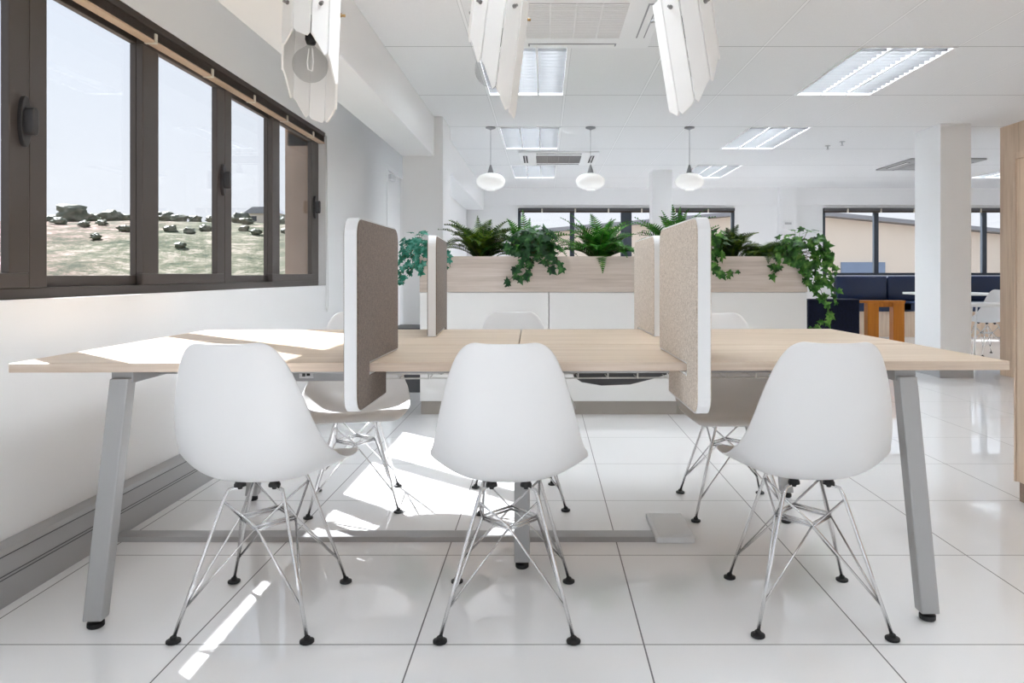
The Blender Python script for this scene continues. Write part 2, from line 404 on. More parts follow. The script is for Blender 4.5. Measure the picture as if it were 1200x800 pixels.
def back_window(name, x0, x1, label, half):
    w = thing(name, label, 'window', ((x0 + x1) / 2, YB, BZ0), kind='structure')
    y0, y1 = YB + .02, YB + .08
    obj('outer_frame', bx((x0, x1, y0, y1, BZ0, BZ0 + .04), (x0, x1, y0, y1, BZ1 - .06, BZ1), (x0, x0 + .05, y0, y1, BZ0, BZ1), (x1 - .05, x1, y0, y1, BZ0, BZ1)), 'slate', w, world=True)
    xm = (x0 + x1) / 2
    obj('post', bx((xm - .09, xm + .09, y0 - .004, y1, BZ0 + .04, BZ1 - .06)), 'slate', w, world=True)
    for s in (-1, 1):
        c = xm + s * (x1 - x0) / 4
        obj('mullion', bx((c - .038, c + .038, y0, y1, BZ0 + .04, BZ1 - .06)), 'slate', w, world=True)
    lim = [x0 + .05, xm - (x1 - x0) / 4, xm, xm + (x1 - x0) / 4, x1 - .05]
    for a, b in zip(lim, lim[1:]):
        obj('pane', bx((a, b, y0 + .03, y0 + .034, BZ0 + .04, BZ1 - .06)), 'glass', w, world=True)
    b = thing('venetian_blind', 'dark blind drawn up over ' + half, 'blind', (xm, YB, BZ1))
    obj('headrail', bx((x0 + .01, x1 - .01, YB - .045, YB + .014, BZ1 - .045, BZ1 + .002)), 'charcoal', b, world=True)
    obj('slat_stack', bx((x0 + .02, x1 - .02, YB - .035, YB + .01, BZ1 - .072, BZ1 - .046)), 'blind_dark', b, world=True)
    k = x0 + .4
    while k < x1:
        obj('clip', bx((k - .012, k + .012, YB - .049, YB - .036, BZ1 - .075, BZ1 - .01)), 'cream', b, world=True); k += .55
back_window('window_2', B1[0], B1[1], 'far window strip behind the planted ferns', 'the far window behind the ferns')
back_window('window_3', B2[0], B2[1], 'far window strip above the navy banquette', 'the far window above the navy banquette')
w4 = thing('window_4', 'window in the end wall beyond the oak partition', 'window', (XR, 9.4, .9), kind='structure')
obj('outer_frame', bx((XR + .02, XR + .08, 7.6, 11.2, .9, .95), (XR + .02, XR + .08, 7.6, 11.2, 2.05, 2.1), (XR + .02, XR + .08, 7.6, 7.65, .95, 2.05), (XR + .02, XR + .08, 11.15, 11.2, .95, 2.05), (XR + .02, XR + .08, 9.36, 9.44, .95, 2.05)), 'slate', w4, world=True)
obj('pane', bx((XR + .048, XR + .052, 7.65, 11.15, .95, 2.05)), 'glass', w4, world=True)

# ================================================================== TABLE
TR = R(1.1); TL = Vector((-.09, 2.57, 0)); TZ = .735
tb = thing('bench_desk', 'long shared desk with light oak top on splayed silver legs', 'table', TL, TR)
HL, HD = 1.375, .60
for i, (x0, x1) in enumerate(((-HL, -.002), (.002, HL))):
    for y0, y1 in ((-HD, -.105), (-.097, HD)):
        bm = bx((x0, x1, y0, y1, TZ - .025, TZ)); tp = obj('tabletop', bm, 'oak', tb, bevel=.0015)
        ye = (y0 - .0008, y0 + .0006) if y0 < -.3 else (y1 - .0006, y1 + .0008)
        obj('edge_strip', bx((x0 + .001, x1 - .001, ye[0], ye[1], TZ - .024, TZ - .0012)), 'oak_edge', tp)
def leg_bm(xb, xt, y, w=.052, d=.042, z0=.022, z1=.69):
    bm = bmesh.new()
    q = [bm.verts.new((xx + sx * w / 2, y + sy * d / 2, z)) for (xx, z) in ((xb, z0), (xt, z1)) for sx, sy in ((-1, -1), (1, -1), (1, 1), (-1, 1))]
    bm.faces.new(q[:4][::-1]); bm.faces.new(q[4:])
    for k in range(4): bm.faces.new((q[k], q[(k + 1) % 4], q[4 + (k + 1) % 4], q[4 + k]))
    return bm
for xb, xt, y in ((-1.165, -1.09, -.56), (-1.165, -1.09, .56), (1.165, 1.10, -.56), (1.165, 1.10, .56), (.012, .012, -.178), (.012, .012, .178)):
    l = obj('leg', leg_bm(xb, xt, y), 'silver', tb, bevel=.004)
    obj('foot', lathe([(.019, 0), (.022, .003), (.022, .014), (.012, .016), (.012, .026)], 16, (xb, y, 0)), 'black', l, smooth=False)
for q in ((-1.12, -1.06, -.565, .565, .675, .71), (1.07, 1.13, -.565, .565, .675, .71), (-.02, .045, -.24, .24, .675, .71)):
    obj('cross_rail', bx(q), 'rail', tb, bevel=.003)
for q in ((-1.06, 1.07, -.43, -.39, .682, .71), (-1.06, 1.07, .39, .43, .682, .71)):
    obj('long_rail', bx(q), 'rail', tb, bevel=.003)
# wire cable tray
bm = bmesh.new()
for y in (-.16, -.05, .06, .17):
    add_tube(bm, [(-1.0, y, .628), (1.0, y, .628)], .0028, 6)
for z in (.648, .668):
    for y in (-.17, .18): add_tube(bm, [(-1.0, y, z), (1.0, y, z)], .0028, 6)
x = -1.0
while x <= 1.001:
    add_tube(bm, [(x, -.17, .70), (x, -.17, .628), (x, .18, .628), (x, .18, .70)], .0026, 6); x += .1
obj('cable_tray', bm, 'cord_white', tb, smooth=True)
# power rails with socket cutouts
for x0, x1 in ((-.86, -.46),):
    p = obj('power_rail', bx((x0, x1, -.30, -.235, .640, .682)), 'rail', tb, bevel=.003, label='grey power rail with small black sockets')
    for k in range(2):
        c = x0 + .12 + .075 * k
        obj('socket', bx((c - .022, c + .022, -.303, -.299, .650, .674)), 'band', p)
        obj('socket', bx((c - .012, c - .003, -.3055, -.302, .656, .668), (c + .002, c + .012, -.3055, -.302, .658, .668)), 'black', p)
# black cables slung in the tray
cb = thing('cable_bundle', 'black cable sleeve sagging below the wire tray under the desk', 'cable', (.27, 2.57, .6))
bm = bmesh.new()
pts = [(.10, .62), (.13, .60), (.2, .588), (.3, .592), (.38, .612), (.46, .636), (.30, .642), (.12, .640)]
add_prism(bm, [(a, b) for a, b in pts], 2.50, 2.60, 'y'); obj('sleeve', bm, 'charcoal', cb, world=True, bevel=.006)
obj('cable', tube([(.2, 2.48, .66), (.27, 2.47, .645), (.34, 2.50, .655), (.42, 2.5, .64), (.5, 2.5, .65)], .006), 'black', cb, world=True, smooth=True)
obj('cable', tube([(.62, 2.5, .66), (.8, 2.5, .645), (.95, 2.52, .66)], .012), 'black', cb, world=True, smooth=True)
obj('cable', tube([(-.42, 2.5, .655), (-.36, 2.5, .64), (-.28, 2.5, .66)], .012), 'black', cb, world=True, smooth=True)

# ------------------------------------------------------------------ desk dividers
def divider(label, loc, rz, y0, yu, yl, th, mat, mirror=False, zb=.622, zt=1.122):
    """panel in the local YZ plane, thickness th along X; overhangs the desk edge from y0, slot at desk height"""
    t = thing('desk_divider', label, 'divider', loc, rz)
    s = -1 if mirror else 1
    yn = y0 + .125                       # where the desk edge enters the panel
    # outline: upper part to yu, lower part to yl, slot cut for the desk
    top = TZ + .002; bot = TZ - .0265
    def outline(ins):
        r = .045
        pts = []
        def arc(cy, cz, a0):
            for k in range(7):
                a = R(a0 + 15 * k); pts.append((cy + (r - ins) * math.cos(a), cz + (r - ins) * math.sin(a)))
        arc(y0 + r, zb + r, 180)          # lower outer corner
        pts.append((yl - ins, zb + ins))
        pts.append((yl - ins, bot - ins)); pts.append((yn - ins, bot - ins)); pts.append((yn - ins, top + ins)); pts.append((yu - ins, top + ins))
        arc(yu - r, zt - r, 0); arc(y0 + r, zt - r, 90)
        return [(s * a, b) for a, b in pts]
    bm = bmesh.new(); add_prism(bm, outline(.004), -th / 2, th / 2, 'x')
    obj('fabric_panel', bm, mat, t, bevel=.002)
    # pale edge band running around the rim, a little narrower than the panel faces
    bm = bmesh.new(); a = outline(0); b = outline(.006); n = len(a)
    w = th / 2 - .003
    ra = [[bm.verts.new((x, p[0], p[1])) for p in q] for x, q in ((-w, a), (w, a), (w, b), (-w, b))]
    for i in range(n):
        j = (i + 1) % n
        for q in range(4):
            q2 = (q + 1) % 4; bm.faces.new((ra[q][i], ra[q][j], ra[q2][j], ra[q2][i]))
    obj('edge_band', bm, 'band', t)
    return t
divider('tall felt divider with face darkened to brown for shade, clipped to near desk edge between the first two chairs', (-.489, 1.95, 0), R(-.5), -.14, .345, .18, .037, 'fab_shaded')
divider('tall felt divider with face lightened to lit beige, clipped to near desk edge between the last two chairs', (.396, 1.95, 0), R(.8), -.165, .375, .215, .037, 'fab_lit')
divider('felt divider darkened to brown for shade, on the far desk edge beside the teal ivy', (-.462, 3.198, 0), R(3.6), -.13, .43, .2, .036, 'fab_shaded', True, zt=1.13)
divider('felt divider in lit beige tone, on the far desk edge hidden partly behind a nearer one', (.437, 3.21, 0), R(.6), -.13, .43, .2, .036, 'fab_lit', True, zt=1.13)

# ================================================================== CHAIRS
def make_chair():
    t = thing('shell_chair', '', 'chair')
    P = [(-.268, .800, .080, .012), (-.264, .789, .110, .018), (-.254, .752, .135, .026), (-.238, .690, .158, .034), (-.220, .620, .177, .042), (-.205, .560, .190, .054),
         (-.186, .500, .203, .072), (-.158, .438, .213, .092), (-.110, .404, .221, .090), (-.05, .393, .226, .072), (.03, .392, .230, .050), (.11, .401, .230, .030),
         (.18, .413, .224, .014), (.225, .415, .210, .003), (.246, .404, .188, -.004), (.254, .389, .165, -.006)]
    NU = 12
    bm = bmesh.new(); rows = []
    for i, (y, z, hw, cup) in enumerate(P):
        a = P[max(0, i - 1)]; b = P[min(len(P) - 1, i + 1)]
        t2 = Vector((b[0] - a[0], b[1] - a[1])).normalized(); n = Vector((-t2.y, t2.x))
        row = []
        for k in range(NU + 1):
            u = -1 + 2 * k / NU
            us = math.copysign(abs(u) ** .92, u)
            c = cup * abs(u) ** 2.6
            row.append(bm.verts.new((us * hw, y + n.x * c, z + n.y * c)))
        rows.append(row)
    for a, b in zip(rows, rows[1:]):
        for k in range(NU): bm.faces.new((a[k], a[k + 1], b[k + 1], b[k]))
    s = obj('seat_shell', bm, 'white_plastic', t, smooth=True)
    sd = s.modifiers.new('solid', 'SOLIDIFY'); sd.thickness = .007; sd.offset = 0
    sb = s.modifiers.new('sub', 'SUBSURF'); sb.levels = 2; sb.render_levels = 2
    # wire base
    feet = [(-.177, -.182), (.177, -.182), (.177, .190), (-.177, .190)]
    tops = [(-.078, -.085), (.078, -.085), (.078, .110), (-.078, .110)]
    ZT = .372; ZM = .268
    mids = [(0, -.078), (.080, .012), (0, .10), (-.080, .012)]
    lowf = .19
    def legp(i, f): return Vector((feet[i][0] + (tops[i][0] - feet[i][0]) * f, feet[i][1] + (tops[i][1] - feet[i][1]) * f, .012 + (ZT - .012) * f))
    for i in range(4):
        c = Vector((tops[i][0] * .62, tops[i][1] * .80 + .002, ZT + .006))
        bm = bmesh.new(); add_tube(bm, [legp(i, 0), legp(i, .5), legp(i, .955), legp(i, 1) + Vector((-tops[i][0] * .05, -tops[i][1] * .05, .003)), c + Vector((tops[i][0] * .1, 0, 0)), c], .0052, 8)
        l = obj('leg', bm, 'chrome', t, smooth=True)
        f = feet[i]
        obj('foot', lathe([(.016, 0), (.019, .002), (.019, .007), (.009, .010), (.0085, .016), (.006, .018)], 14, (f[0], f[1], 0)), 'black', l)
    bm = bmesh.new()
    for i in range(4):
        j = (i + 1) % 4; m = Vector((mids[i][0], mids[i][1], ZM)); e = Vector((0, 0, .004))
        add_tube(bm, [legp(i, .93), m + e, m + e * .2, legp(j, lowf)], .0036, 6)
        add_tube(bm, [legp(j, .93), m - e, m - e * .2, legp(i, lowf)], .0036, 6)
        m2 = Vector((mids[j][0], mids[j][1], ZM))
        add_tube(bm, [m + e, m2 + e], .0038, 6); add_tube(bm, [m - e * 1.4, m2 - e * 1.4], .0038, 6)
    obj('wire_brace', bm, 'chrome', t, smooth=True)
    for i in range(4):
        c = (tops[i][0] * .62, tops[i][1] * .80, 0)
        zb = .382
        obj('mount', lathe([(.006, zb - .008), (.008, zb - .001), (.0165, zb), (.0165, zb + .006), (.012, zb + .014)], 14, c), 'black', t)
    return t
ch0 = make_chair()
chairs = [
    (-.807, 2.083, 0, 'white shell chair pushed in at near desk side, closest to the window wall'),
    (-.100, 2.083, 0, 'white shell chair pushed in at near desk side between the two tall dividers'),
    (.762, 2.105, -3, 'white shell chair pushed in at near desk side by its right-hand leg'),
    (-.812, 3.09, 192, 'white shell chair facing the viewer at far desk side, in the sunlight patch'),
    (-.114, 3.125, 188, 'white shell chair facing the viewer at far desk side before the white cabinets'),
    (.780, 3.02, 178.6, 'white shell chair facing the viewer at far desk side behind the lit-toned divider'),
    (5.41, 8.76, 2, 'small distant white shell chair at the cafe table by the banquette'),
]
for i, (x, y, a, lab) in enumerate(chairs):
    c = ch0 if i == 0 else copy_tree(ch0)
    c.location = (x, y, 0); c.rotation_euler = (0, 0, R(a)); c['label'] = lab
    if i < 6: c['group'] = 'white shell chairs around the bench desk'

# ================================================================== FLOOR CABLE RUN
bm = bmesh.new(); add_prism(bm, [(2.615, 0), (2.715, 0), (2.700, .014), (2.630, .014)], -1.583, .405, 'x')
tag(obj('floor_trunking', bm, 'alu', bevel=.002), 'flat grey cable trunking running across the tiles under the desk', 'cable trunking')
fb = thing('floor_box', 'square pale floor box at the end of the grey cable trunking', 'floor box', (.475, 2.72, 0))
bm = bmesh.new(); add_prism(bm, [(.405, 2.60), (.548, 2.60), (.548, 2.87), (.405, 2.87)], 0, .024, 'z'); obj('body', bm, 'band', fb, world=True, bevel=.006)
obj('lid', bx((.418, .535, 2.615, 2.855, .0235, .026)), 'band', fb, world=True, bevel=.002)

# ================================================================== PLANTER AND CABINETS
PX0, PX1, PY0, PY1 = -.865, 1.822, 4.97, 5.42
labs = ['white low storage cabinet under the planter, nearest the window wall', 'white low storage cabinet in the middle under the planter', 'white low storage cabinet under the planter beside the navy armchair']
cw = (PX1 - PX0) / 3
for i in range(3):
    a = PX0 + cw * i; b = a + cw
    c = thing('storage_cabinet', labs[i], 'cabinet', ((a + b) / 2, (PY0 + PY1) / 2, 0), group='white cabinets under the planter')
    obj('body', bx((a + .001, b - .001, PY0 + .02, PY1, .10, .855)), 'white_lam', c, world=True, bevel=.002)
    obj('door', bx((a + .0025, b - .0025, PY0, PY0 + .0195, .10, .853)), 'white_lam', c, world=True, bevel=.0015)
    obj('plinth', bx((a + .001, b - .001, PY0 + .05, PY1 - .03, 0, .10)), 'grey_lam', c, world=True)
pb = thing('planter_box', 'long pale grey oak trough full of ferns and ivy on the cabinets', 'planter', ((PX0 + PX1) / 2, (PY0 + PY1) / 2, .856))
pz0, pz1 = .856, 1.104
obj('trough', bx((PX0, PX1, PY0 - .005, PY0 + .02, pz0, pz1), (PX0, PX1, PY1 - .025, PY1, pz0, pz1), (PX0, PX0 + .025, PY0 + .02, PY1 - .025, pz0, pz1), (PX1 - .025, PX1, PY0 + .02, PY1 - .025, pz0, pz1), (PX0 + .025, PX1 - .025, PY0 + .02, PY1 - .025, pz0, pz0 + .02)), 'oak_grey', pb, world=True, bevel=.0015)
SOIL = pz1 - .03
so = obj('soil', bx((PX0 + .0255, PX1 - .0255, PY0 + .0205, PY1 - .0255, pz0 + .021, SOIL)), 'soil', pb, world=True); so['kind'] = 'stuff'

def add_leaf(bm, verts):
    bm.faces.new([bm.verts.new(v) for v in verts])
def frond(bm, sbm, base, az, el, L, droop, wid=.055, n=23):
    pts = []; p = Vector(base); e = el; h = Vector((math.cos(az), math.sin(az), 0))
    st = L / n
    for i in range(n + 1):
        pts.append(p.copy()); d = h * math.cos(e) + Vector((0, 0, 1)) * math.sin(e)
        p = p + d * st; e -= droop / n * (.4 + 1.4 * i / n)
    side = Vector((-math.sin(az), math.cos(az), 0)); roll = random.uniform(-.5, .5)
    add_tube(sbm, pts[::3], [.0028 - .002 * i / (len(pts[::3])) for i in range(len(pts[::3]))], 4)
    for i in range(3, n):
        t = i / n; tan = (pts[i + 1] - pts[i - 1]).normalized(); nrm = side.cross(tan).normalized()
        l = wid * (math.sin(math.pi * min(1, t * .93 + .07)) ** .65) * (1.0 if t < .45 else 1.35 * (1 - t) + .28)
        for s in (-1, 1):
            sd = (side * s * math.cos(roll * s) + nrm * math.sin(roll * s) - nrm * .18).normalized()
            d = (sd * .93 + tan * .38).normalized()
            w = st * .40
            q = pts[i]; tip = q + d * l + nrm * random.uniform(-.006, .004)
            midp = q + d * l * .5 + nrm * .004
            bm.faces.new([bm.verts.new(v) for v in (q - tan * w, midp - tan * w * .9, tip, midp + tan * w * .9, q + tan * w)])
def fern(label, x, y, nfr, mat, azr=(0, 360), L=(.3, .42), el=(.6, 1.35), droop=(1.2, 2.2), seed=0, extra=()):
    random.seed(seed)
    t = thing('fern', label, 'plant', (x, y, SOIL))
    bm = bmesh.new(); sb = bmesh.new()
    for i in range(nfr):
        az = R(azr[0] + (azr[1] - azr[0]) * (i + random.uniform(-.35, .35)) / nfr)
        dz = Vector((random.uniform(-.02, .02), random.uniform(-.02, .02), -.005))
        frond(bm, sb, dz, az, random.uniform(*el), random.uniform(*L), random.uniform(*droop), random.uniform(.066, .088))
    for az, e, l, dr in extra: frond(bm, sb, (0, 0, -.005), R(az), e, l, dr, .062)
    obj('frond_leaves', bm, mat, t); obj('frond_stems', sb, 'stem', t, smooth=True)
    return t
LEAF = [(0, -.08), (.22, -.22), (.5, -.12), (.34, .10), (.56, .36), (.26, .40), (0, 1.0), (-.26, .40), (-.56, .36), (-.34, .10), (-.5, -.12), (-.22, -.22)]
def ivy_leaf(bm, p, normal, up, s):
    n = normal.normalized(); u = (up - n * up.dot(n))
    if u.length < .05: u = Vector((1, 0, 0)) - n * n.x
    u.normalize(); r = u.cross(n)
    fold = random.uniform(.05, .28)
    c = bm.verts.new(p)
    vs = [bm.verts.new(p + (r * a + u * b) * s - n * s * (fold * abs(a) + .1 * max(0, b) ** 2)) for a, b in LEAF]
    for i in range(len(vs)): bm.faces.new((c, vs[i], vs[(i + 1) % len(vs)]))
def ivy(label, x, y, mat, mound, trails, seed=0, nm=60, size=(.046, .068)):
    """mound: (cx,cy,cz,rx,ry,rz) offsets in room space; trails: lists of room points"""
    random.seed(seed)
    t = thing('ivy', label, 'plant', (x, y, SOIL)); o = Vector((x, y, SOIL))
    bm = bmesh.new(); sb = bmesh.new()
    c = Vector(mound[:3]) - o; rr = mound[3:]
    for i in range(nm):
        d = Vector((random.gauss(0, 1), random.gauss(-.3, 1), random.gauss(.25, 1))).normalized()
        k = random.uniform(.55, 1.05)
        p = c + Vector((d.x * rr[0], d.y * rr[1], d.z * rr[2])) * k
        n = (d + Vector((random.uniform(-.6, .6), random.uniform(-1.0, .1), random.uniform(-.2, .8)))).normalized()
        ivy_leaf(bm, p, n, Vector((d.x + random.uniform(-.6, .6), d.y * .4, -.5 + random.uniform(-.4, .9))), random.uniform(*size))
        if i % 3 == 0: add_tube(sb, [Vector((random.uniform(-.02, .02), random.uniform(-.02, .02), -.01)), c * .5 + p * .2 + Vector((0, 0, .02)), p], .0016, 4)
    for tr in trails:
        P = [Vector((0, 0, -.005))] + [Vector(q) - o for q in tr]
        pts = []
        for a, b in zip(P, P[1:]):
            for k in range(6): pts.append(a.lerp(b, k / 6))
        pts.append(P[-1]); add_tube(sb, pts, .0018, 5)
        L = 0; nxt = .03
        for a, b in zip(pts[6:], pts[7:]):
            L += (b - a).length
            while L > nxt:
                nxt += random.uniform(.018, .030); q = b + Vector((random.uniform(-.02, .02), random.uniform(-.025, .005), random.uniform(-.015, .015)))
                n = Vector((random.uniform(-.7, .7), -1, random.uniform(-.2, .7)))
                ivy_leaf(bm, q, n, Vector((random.uniform(-1, 1), 0, random.uniform(-1.2, .3))), random.uniform(size[0] * .7, size[1] * .95))
    obj('leaves', bm, mat, t); obj('vines', sb, 'stem', t, smooth=True)
    return t
PYF = 4.935
fern('bushy dark green fern behind the shade-darkened rear divider', -.47, 5.17, 42, 'fern_dark', seed=3, L=(.32, .46), el=(.65, 1.4), droop=(1.0, 2.0), extra=((25, 1.15, .46, 1.3), (150, 1.25, .42, 1.0), (100, 1.4, .40, .7)))
fern('green fern whose tall frond rises behind the middle ivy', -.14, 5.25, 42, 'fern', seed=5, L=(.32, .45), el=(.65, 1.4), droop=(1.0, 2.0), extra=((100, 1.45, .44, .6), (-15, .95, .46, 1.3), (80, 1.4, .40, .8)))
ivy('dark ivy spilling down-left over the middle of the trough', -.06, 5.05, 'ivy', (-.085, 4.98, 1.18, .19, .09, .13),
    [[px(628, 285, 4.98), px(612, 306, PYF), px(600, 325, PYF), px(591, 336, PYF)], [px(630, 290, 4.98), px(622, 308, PYF), px(616, 324, PYF), px(606, 331, PYF)],
     [px(640, 290, 4.98), px(650, 303, PYF), px(658, 312, PYF)], [px(640, 290, 4.98), px(640, 300, PYF), px(644, 315, PYF)]], seed=11, nm=120)
fern('bright green fern in the centre of the trough, fronds arching both ways', .40, 5.15, 46, 'fern', seed=8, L=(.32, .46), el=(.6, 1.35), droop=(.9, 1.9), extra=((165, 1.1, .46, .7), (150, 1.2, .44, .6), (30, 1.2, .42, .8), (60, 1.25, .40, .6), (-90, .6, .34, 2.6), (8, .55, .42, 1.1)))
fern('green fern peeking above the lit-toned divider', .96, 5.2, 32, 'fern', seed=14, L=(.36, .50), el=(.9, 1.45), droop=(.6, 1.4), extra=((160, 1.1, .46, .9), (95, 1.45, .46, .4), (70, 1.4, .46, .5), (120, 1.35, .44, .5)))
ivy('small ivy trailing down the trough just right of the lit-toned divider', 1.22, 5.05, 'ivy_bright', (1.20, 5.0, 1.18, .07, .08, .12),
    [[px(834, 290, 4.98), px(833, 305, PYF), px(836, 318, PYF), px(843, 324, PYF)], [px(838, 300, 4.98), px(838, 316, PYF), px(848, 322, PYF), px(862, 319, PYF)], [px(832, 290, 4.98), px(836, 300, PYF)]], seed=21, nm=46)
fern('dark olive fern with upright fronds beside the small trailing ivy', 1.34, 5.2, 30, 'fern_dark', seed=24, L=(.26, .36), el=(.9, 1.45), droop=(.8, 1.8))
fern('olive fern with one frond arching down over the trough front', 1.58, 5.13, 24, 'fern_dark', seed=31, L=(.22, .32), el=(.5, 1.2), droop=(1.4, 2.2), extra=((198, 1.05, .36, 3.0), (200, .9, .3, 2.6), (205, 1.05, .34, 3.2)))
ivy('large green ivy tumbling over the end of the trough beside the navy armchair', 1.74, 5.08, 'ivy_bright', (1.80, 5.0, 1.13, .20, .10, .17),
    [[px(952, 300, 4.98), px(957, 330, PYF), px(952, 342, PYF), px(960, 346, PYF)], [px(960, 285, 5.0), px(975, 300, PYF), px(976, 325, PYF), px(978, 342, PYF), px(980, 352, PYF)],
     [px(935, 290, 4.98), px(914, 300, PYF), px(908, 315, PYF), px(903, 322, PYF)], [px(962, 340, 5.0), px(972, 365, PYF), px(965, 378, PYF), px(955, 386, PYF), px(968, 387, PYF)],
     [px(935, 295, 4.98), px(942, 318, PYF), px(944, 332, PYF), px(950, 335, PYF)], [px(965, 290, 5.0), px(968, 310, PYF), px(966, 328, PYF), px(955, 335, PYF)]], seed=41, nm=135, size=(.048, .072))
ivy('teal-tinged ivy hanging off the trough end nearest the window wall', -.78, 5.08, 'ivy_teal', (-.88, 4.99, 1.14, .13, .09, .15),
    [[px(490, 290, 4.98), px(480, 305, PYF), px(470, 318, PYF), px(467, 333, PYF)], [px(492, 290, 4.98), px(486, 310, PYF), px(478, 322, PYF), px(472, 332, PYF)],
     [px(520, 290, 4.98), px(525, 304, PYF), px(528, 313, PYF)], [px(492, 280, 4.98), px(480, 290, PYF), px(467, 308, PYF)], [px(495, 300, 4.98), px(492, 315, PYF), px(490, 322, PYF)]], seed=51, nm=85, size=(.04, .06))

# ================================================================== CEILING FITTINGS
def troffer(x0, y0, label):
    t = thing('ceiling_light', label, 'light', (x0 + .305, y0 + .608, CEIL), group='recessed fluorescent ceiling lights')
    a, b, c, d = x0 + .001, x0 + .609, y0 + .001, y0 + 1.2155
    w = .016; zf = CEIL - .006; zt = CEIL + .105
    obj('frame', bx((a, b, c, c + w, zf, CEIL + .012), (a, b, d - w, d, zf, CEIL + .012), (a, a + w, c + w, d - w, zf, CEIL + .012), (b - w, b, c + w, d - w, zf, CEIL + .012)), 'ac', t, world=True)
    obj('housing', bx((a, b, c, d, zt, zt + .008), (a, a + .004, c, d, CEIL + .0125, zt), (b - .004, b, c, d, CEIL + .0125, zt), (a + .004, b - .004, c, c + .004, CEIL + .0125, zt), (a + .004, b - .004, d - .004, d, CEIL + .0125, zt)), 'louver_metal', t, world=True)
    a += w; b -= w; c += w; d -= w; cw = (b - a) / 3
    for k in range(3):
        obj('tube', tube([(a + cw * (k + .5), c + .03, CEIL + .078), (a + cw * (k + .5), d - .03, CEIL + .078)], .019, 12), 'tube_lit', t, world=True)
    bm = bmesh.new(); n = 17
    for k in range(1, n):
        y = c + (d - c) * k / n; add_box(bm, a, b, y - .0012, y + .0012, CEIL - .004, CEIL + .05)
    obj('louver', bm, 'louver_metal', t, world=True)
    bm = bmesh.new()
    for k in (1, 2): add_box(bm, a + cw * k - .006, a + cw * k + .006, c, d, CEIL - .005, CEIL + .051)
    obj('divider_strip', bm, 'ac', t, world=True)
troffer(-.449, ry(0), 'recessed ceiling light right behind the nearest air conditioner')
troffer(-.449, ry(2), 'recessed ceiling light between nearest air conditioner and the far one')
troffer(-.449, ry(4), 'recessed ceiling light farthest back, behind the far air conditioner')
troffer(1.991, ry(0), 'bright recessed ceiling light, the largest on the oak partition side')
troffer(1.991, ry(2), 'bright recessed ceiling light, the middle one on the partition side')
troffer(1.991, ry(4), 'recessed ceiling light farthest back on the partition side')
for k in (-2, -4):  # unseen fittings added to brighten the room from out of view
    for x in (-.449, 1.991):
        troffer(x, ry(k), 'unseen recessed ceiling light added for fill above and behind the viewer')
for k in (2, 4):  # extra fittings added for fill, mostly hidden by partition and column
    troffer(6.261, ry(k), 'recessed ceiling light added for fill beyond the oak partition')
def cassette(cx, cy, s, label, grey='ac_grey', gm=.27, slot='ac_dark', pm='ac', gl='ac', lv=.008):
    t = thing('air_conditioner', label, 'air conditioner', (cx, cy, CEIL))
    h = s / 2
    bm = bmesh.new(); add_prism(bm, roundrect(cx - h, cx + h, cy - h, cy + h, .03), CEIL - .022, CEIL - .0005, 'z')
    obj('panel', bm, pm, t, world=True, bevel=.008)
    g = gm
    bm = bmesh.new(); n = 26
    for k in range(n):
        y = cy - g + 2 * g * (k + .5) / n; add_box(bm, cx - g, cx + g, y - .005, y + .005, CEIL - .0265, CEIL - .023)
    for q in (-.5, 0, .5): add_box(bm, cx + q * g * 1.0 - .004, cx + q * g + .004, cy - g, cy + g, CEIL - .0285, CEIL - .023)
    obj('grille', bm, gl, t, world=True)
    obj('grille_back', bx((cx - g, cx + g, cy - g, cy + g, CEIL - .0235, CEIL - .0215)), grey, t, world=True)
    for dx, dy in ((1, 0), (-1, 0), (0, 1), (0, -1)):
        e = h - .075; L = g * .98; w = .026
        if dx: b = (cx + dx * e - w, cx + dx * e + w, cy - L, cy + L)
        else: b = (cx - L, cx + L, cy + dy * e - w, cy + dy * e + w)
        obj('slot', bx(b + (CEIL - .0235, CEIL - .0215)), slot, t, world=True)
        if dx: b = (b[0] + lv, b[1] - lv, b[2] + .01, b[3] - .01)
        else: b = (b[0] + .01, b[1] - .01, b[2] + lv, b[3] - lv)
        obj('louver', bx(b + (CEIL - .0275, CEIL - .0245)), 'ac', t, world=True, bevel=.002)
    return t
cassette(.17, 4.005, .95, 'ceiling air conditioner cassette nearest the viewer, above the wooden lamps', 'ac_grey', .275, 'grey_cone')
cassette(.17, 8.78, .95, 'ceiling air conditioner cassette with dark grille in front of the far windows', 'charcoal', .27, 'ac_dark', 'ac', 'grey_cone', .021)
cassette(4.97, 9.27, .95, 'grey ceiling air conditioner cassette beside the thick white column', 'grey_cone', .27, 'ac_dark', 'ac_panel_grey', 'ac_grey', .012)
# globe pendants
def globe_lamp():
    t = thing('globe_pendant', '', 'lamp', group='opal globe pendants')
    obj('canopy', lathe([(0, -.001), (.05, -.001), (.048, -.012), (.012, -.024), (.004, -.03)], 24), 'grey_cone', t, smooth=True)
    obj('cord', tube([(0, 0, -.025), (0, 0, -.375)], .0025, 6), 'grey_cone', t)
    obj('cap', lathe([(.006, -.365), (.01, -.37), (.022, -.41), (.032, -.448), (.032, -.452), (0, -.452)], 20), 'grey_cone', t, smooth=True)
    pr = []
    for k in range(17):
        a = math.pi * k / 16; r = .142 * math.sin(a) ** .85; z = -.528 + .082 * math.cos(a)
        pr.append((max(r, 0 if k in (0, 16) else .001), z))
    obj('globe', lathe(pr, 32), 'opal', t, smooth=True)
    obj('ring', lathe([(.045, -.604), (.05, -.612), (.035, -.616), (0, -.616)], 24), 'opal', t, smooth=True)
    return t
g0 = globe_lamp()
